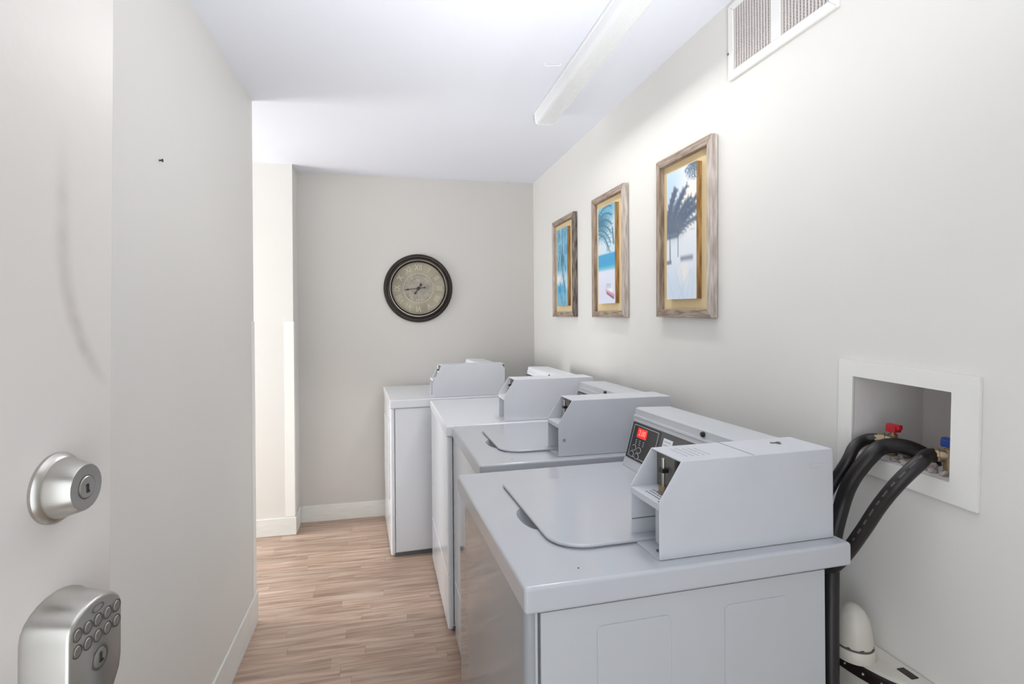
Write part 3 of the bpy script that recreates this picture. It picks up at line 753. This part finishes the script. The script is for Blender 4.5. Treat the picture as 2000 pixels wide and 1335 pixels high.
def pic_sea():
    rng = random.Random(2); im = canvas(46, 104, (206, 222, 232))
    rect(im, -.1, 1.1, .86, 1.1, (120, 188, 214), .6, .1); blob(im, .15, .84, .5, .10, (52, 104, 132), .85); blob(im, .8, .96, .4, .06, (96, 172, 204), .7)
    c = (58, 116, 142)
    for k in range(6): frond(im, (-.05, .74+.03*k), math.radians(-8+k*9), .9, c, rng, .02, .5, .16)
    for k in range(9): line(im, (.08+k*.05, .80), (.05+k*.06, .62+.02*(k % 3)), (86, 140, 164), .012, .7)
    frond(im, (-.02, .66), math.radians(35), .8, (76, 126, 150), rng, .016, 1.2, .08); line(im, (.86, .74), (.92, .60), (70, 122, 150), .04, .9)
    rect(im, -.1, 1.1, .36, .51, (70, 162, 208), 1, .015); rect(im, -.1, 1.1, .34, .38, (120, 196, 216), .8, .03)
    rect(im, -.1, 1.1, -.1, .34, (222, 226, 240), 1, .02); blob(im, .3, .1, .5, .12, (214, 212, 232), .6)
    line(im, (.52, .135), (.90, .075), (212, 150, 168), .055, 1); line(im, (.52, .11), (.90, .055), (104, 92, 124), .018, 1); line(im, (.52, .165), (.80, .135), (238, 240, 246), .05, 1)
    for k in range(4): line(im, (.52+k*.06, .20), (.50+k*.07, .16), (120, 146, 170), .014, .9)
    return im
def pic_palm():
    rng = random.Random(3); im = canvas(46, 104, (122, 182, 206))
    rect(im, -.1, 1.1, .2, .42, (206, 222, 232), .8, .1); rect(im, -.1, .8, .16, .28, (66, 170, 218), .9, .05); blob(im, .2, .36, .3, .06, (240, 234, 236), .9)
    for k in range(120):
        x, y = rng.random(), rng.random()
        if .2 < y < .45 and x < .45: continue
        c = rng.choice(((46, 104, 136), (86, 150, 182), (170, 210, 226), (58, 122, 158), (120, 170, 196)))
        a = rng.uniform(-.5, .5)+PI/2; L_ = rng.uniform(.05, .13)
        line(im, (x, y), (x+L_*2*math.cos(a), y+L_*math.sin(a)), c, rng.uniform(.012, .03), .75)
    line(im, (.8, .18), (.45, .55), (60, 98, 124), .03, .9); line(im, (.45, .55), (.6, .9), (70, 116, 146), .025, .8)
    blob(im, .55, .6, .16, .07, (44, 92, 122), .7)
    return im
pm_cache = []
def print_material():
    if pm_cache: return pm_cache[0]
    m = bpy.data.materials.new('painted_print'); m.use_nodes = True; nt = m.node_tree
    a = nt.nodes.new('ShaderNodeVertexColor'); a.layer_name = 'print'
    nt.links.new(a.outputs[0], nt.nodes['Principled BSDF'].inputs['Base Color']); nt.nodes['Principled BSDF'].inputs['Roughness'].default_value = .5
    pm_cache.append(m); return m
def picture(label, y0, y1, z0, z1, woods, im, rot=0.0, pw=.205, dep=.026):
    ym = (y0+y1)/2; Wd = y1-y0; Hh = z1-z0; rw_ = .030
    t = thing('framed_picture', label, 'picture', (XR, ym, z0), (rot, 0, 0), 'beach pictures in driftwood frames')
    # u = along the wall as seen (left = far = +y), v = up, w = out of the wall
    Mx = axes((0, 0, 0), (0, -1, 0), (0, 0, 1), Vector((-1, 0, 0)))
    a, b = -Wd/2, Wd/2
    pieces = {'far': [(a, 0), (a+rw_, rw_), (a+rw_, Hh-rw_), (a, Hh)], 'near': [(b, 0), (b, Hh), (b-rw_, Hh-rw_), (b-rw_, rw_)],
              'low': [(a, 0), (b, 0), (b-rw_, rw_), (a+rw_, rw_)], 'top': [(a, Hh), (a+rw_, Hh-rw_), (b-rw_, Hh-rw_), (b, Hh)]}
    for k, nm in (('far', 'frame_stile'), ('near', 'frame_stile'), ('low', 'frame_rail'), ('top', 'frame_rail')):
        MB().prism(pieces[k], .002, dep, Mx).build(nm, woods[k], t, bevel=.0025, seg=2)
    MB().prism([(a+rw_*.5, rw_*.5), (b-rw_*.5, rw_*.5), (b-rw_*.5, Hh-rw_*.5), (a+rw_*.5, Hh-rw_*.5)], .001, .006, Mx).build('backing_board', board_m, t, smooth=False)
    pu, pv0, pv1 = pw/2, .067, Hh-.067
    pnl = MB().prism([(-pu, pv0), (pu, pv0), (pu, pv1), (-pu, pv1)], .006, .026, Mx).build('picture_panel', block_m, t, smooth=False)
    h, w, _ = im.shape
    vs = [Mx @ Vector((-pu+2*pu*i/(w-1), pv1-(pv1-pv0)*j/(h-1), .0263)) for j in range(h) for i in range(w)]
    fs = [(j*w+i, j*w+i+1, (j+1)*w+i+1, (j+1)*w+i) for j in range(h-1) for i in range(w-1)]
    me = bpy.data.meshes.new('print'); me.from_pydata(vs, [], fs)
    ca = me.color_attributes.new('print', 'FLOAT_COLOR', 'POINT')
    c = np.clip(im.reshape(-1, 3)/255, 0, 1); c = np.where(c <= .04045, c/12.92, ((c+.055)/1.055)**2.4)
    ca.data.foreach_set('color', np.hstack([c, np.ones((len(c), 1))]).ravel().astype(np.float32))
    me.materials.append(print_material()); o = bpy.data.objects.new('print', me); COL.objects.link(o); o.parent = pnl
    return t
picture('driftwood framed picture of slate grey palms in pale mist, nearest and largest in view', 1.618, 2.000, 1.374, 1.982, dict(far=wood_a, near=wood_w, low=rail_a, top=rail_a), pic_grey(), R_(.9))
picture('driftwood framed picture of turquoise sea and a beached boat, middle of the three', 2.300, 2.700, 1.376, 1.984, dict(far=wood_a, near=wood_w, low=rail_a, top=rail_a), pic_sea(), R_(.3))
picture('driftwood framed picture of blue palm thicket with dark blackened near stile', 2.985, 3.400, 1.380, 1.985, dict(far=wood_w, near=wood_d, low=rail_a, top=rail_a), pic_palm(), R_(.2))

# ------------------------------------------------------------------ wall vent
vt = thing('air_vent', 'white air return grille high on the right wall, vertical slats over grey filter', 'vent', (XR, 1.325, 2.12))
Mv = axes((0, 0, 0), (0, -1, 0), (0, 0, 1), Vector((-1, 0, 0)))      # u runs from far (+y) to near
a, b, hh = -.215, .215, .235; e = .026; tpz = .022
q = MB()
for s in ([(a, 0), (b, 0), (b-e, e), (a+e, e)], [(a, hh), (a+e, hh-tpz), (b-e, hh-tpz), (b, hh)], [(a, 0), (a+e, e), (a+e, hh-tpz), (a, hh)], [(b, 0), (b, hh), (b-e, hh-tpz), (b-e, e)]):
    q.prism(s, .0005, .010, Mv)
q.build('vent_frame', vent_m, vt, bevel=.002, seg=2)
MB().prism([(-.018, e), (.020, e), (.020, hh-tpz), (-.018, hh-tpz)], .003, .0095, Mv).build('centre_bar', vent_m, vt, bevel=.001, seg=1)
MB().prism([(a+e*.5, e*.5), (b-e*.5, e*.5), (b-e*.5, hh-tpz*.5), (a+e*.5, hh-tpz*.5)], .0003, .0016, Mv).build('filter', vent_back, vt, smooth=False)
sl = None
for u0_, u1_, nn_ in ((a+e, -.018, 14), (.020, b-e, 14)):
    for k in range(nn_):
        u = u0_+(u1_-u0_)*(k+.5)/nn_
        if sl is None:
            sl = MB().prism([(-.0026, e-.001), (.0026, e-.001), (.0026, hh-tpz+.001), (-.0026, hh-tpz+.001)], .0016, .0078, Mv).build('slat', vent_bar, vt, bevel=.0008, seg=1); o = sl
        else: o = sl.copy(); COL.objects.link(o)
        o.location = (0, -u, 0)
q = MB()
for k in range(22):
    z = e+(hh-tpz-e)*(k+.5)/22
    q.prism([(a+e, z-.0009), (b-e, z-.0009), (b-e, z+.0009), (a+e, z+.0009)], .0016, .0050, Mv)
q.build('cross_wires', vent_bar, vt, smooth=False)
MB().cyl((-.008, .213, .085), (-.012, .213, .085), .004, 10).build('screw', nickel_d, vt)

# ------------------------------------------------------------------ ceiling light and hook
lf = thing('ceiling_light', 'long white fluorescent wraparound light on the ceiling', 'ceiling light', (.754, 1.985, ZC), (0, 0, R_(-0.8)))
Ml = axes((0, 0, 0), (1, 0, 0), (0, 0, 1), Vector((0, -1, 0)))
h2 = .60
MB().prism([(-.055, -.001), (.055, -.001), (.055, -.012), (-.055, -.012)], -h2, h2, Ml).build('housing', fix_m, lf, bevel=.002, seg=2)
lp = [(-.050, -.012), (-.047, -.040), (-.042, -.050), (-.034, -.053), (.034, -.053), (.042, -.050), (.047, -.040), (.050, -.012)]
MB().prism(lp, -h2+.004, h2-.004, Ml).build('lens', lens_m, lf, angle=20)
q = MB()
for k in range(9):
    x = -.032+k*.008; q.prism([(x-.0008, -.0538), (x+.0008, -.0538), (x, -.0548)], -h2+.006, h2-.006, Ml)
q.build('lens_ribs', lens_m, lf, smooth=False)
for s in (-1, 1):
    y = s*h2
    q = MB().prism([(p[0]*1.04, p[1]*1.03) for p in lp], -.004, .004, axes((0, -y, 0), (1, 0, 0), (0, 0, 1), Vector((0, -1, 0)))).build('end_cap', fix_m, lf, bevel=.001, seg=1)
q = MB().tube(smoothpath([(.612, 2.072, ZC), (.614, 2.070, ZC-.008), (.625, 2.068, ZC-.009), (.665, 2.058, ZC-.009), (.672, 2.056, ZC-.002)], 5), .0014, 8)
tag(q.build('wire_hook', fix_m), 'small white wire hook on the ceiling beside the light', 'hook')
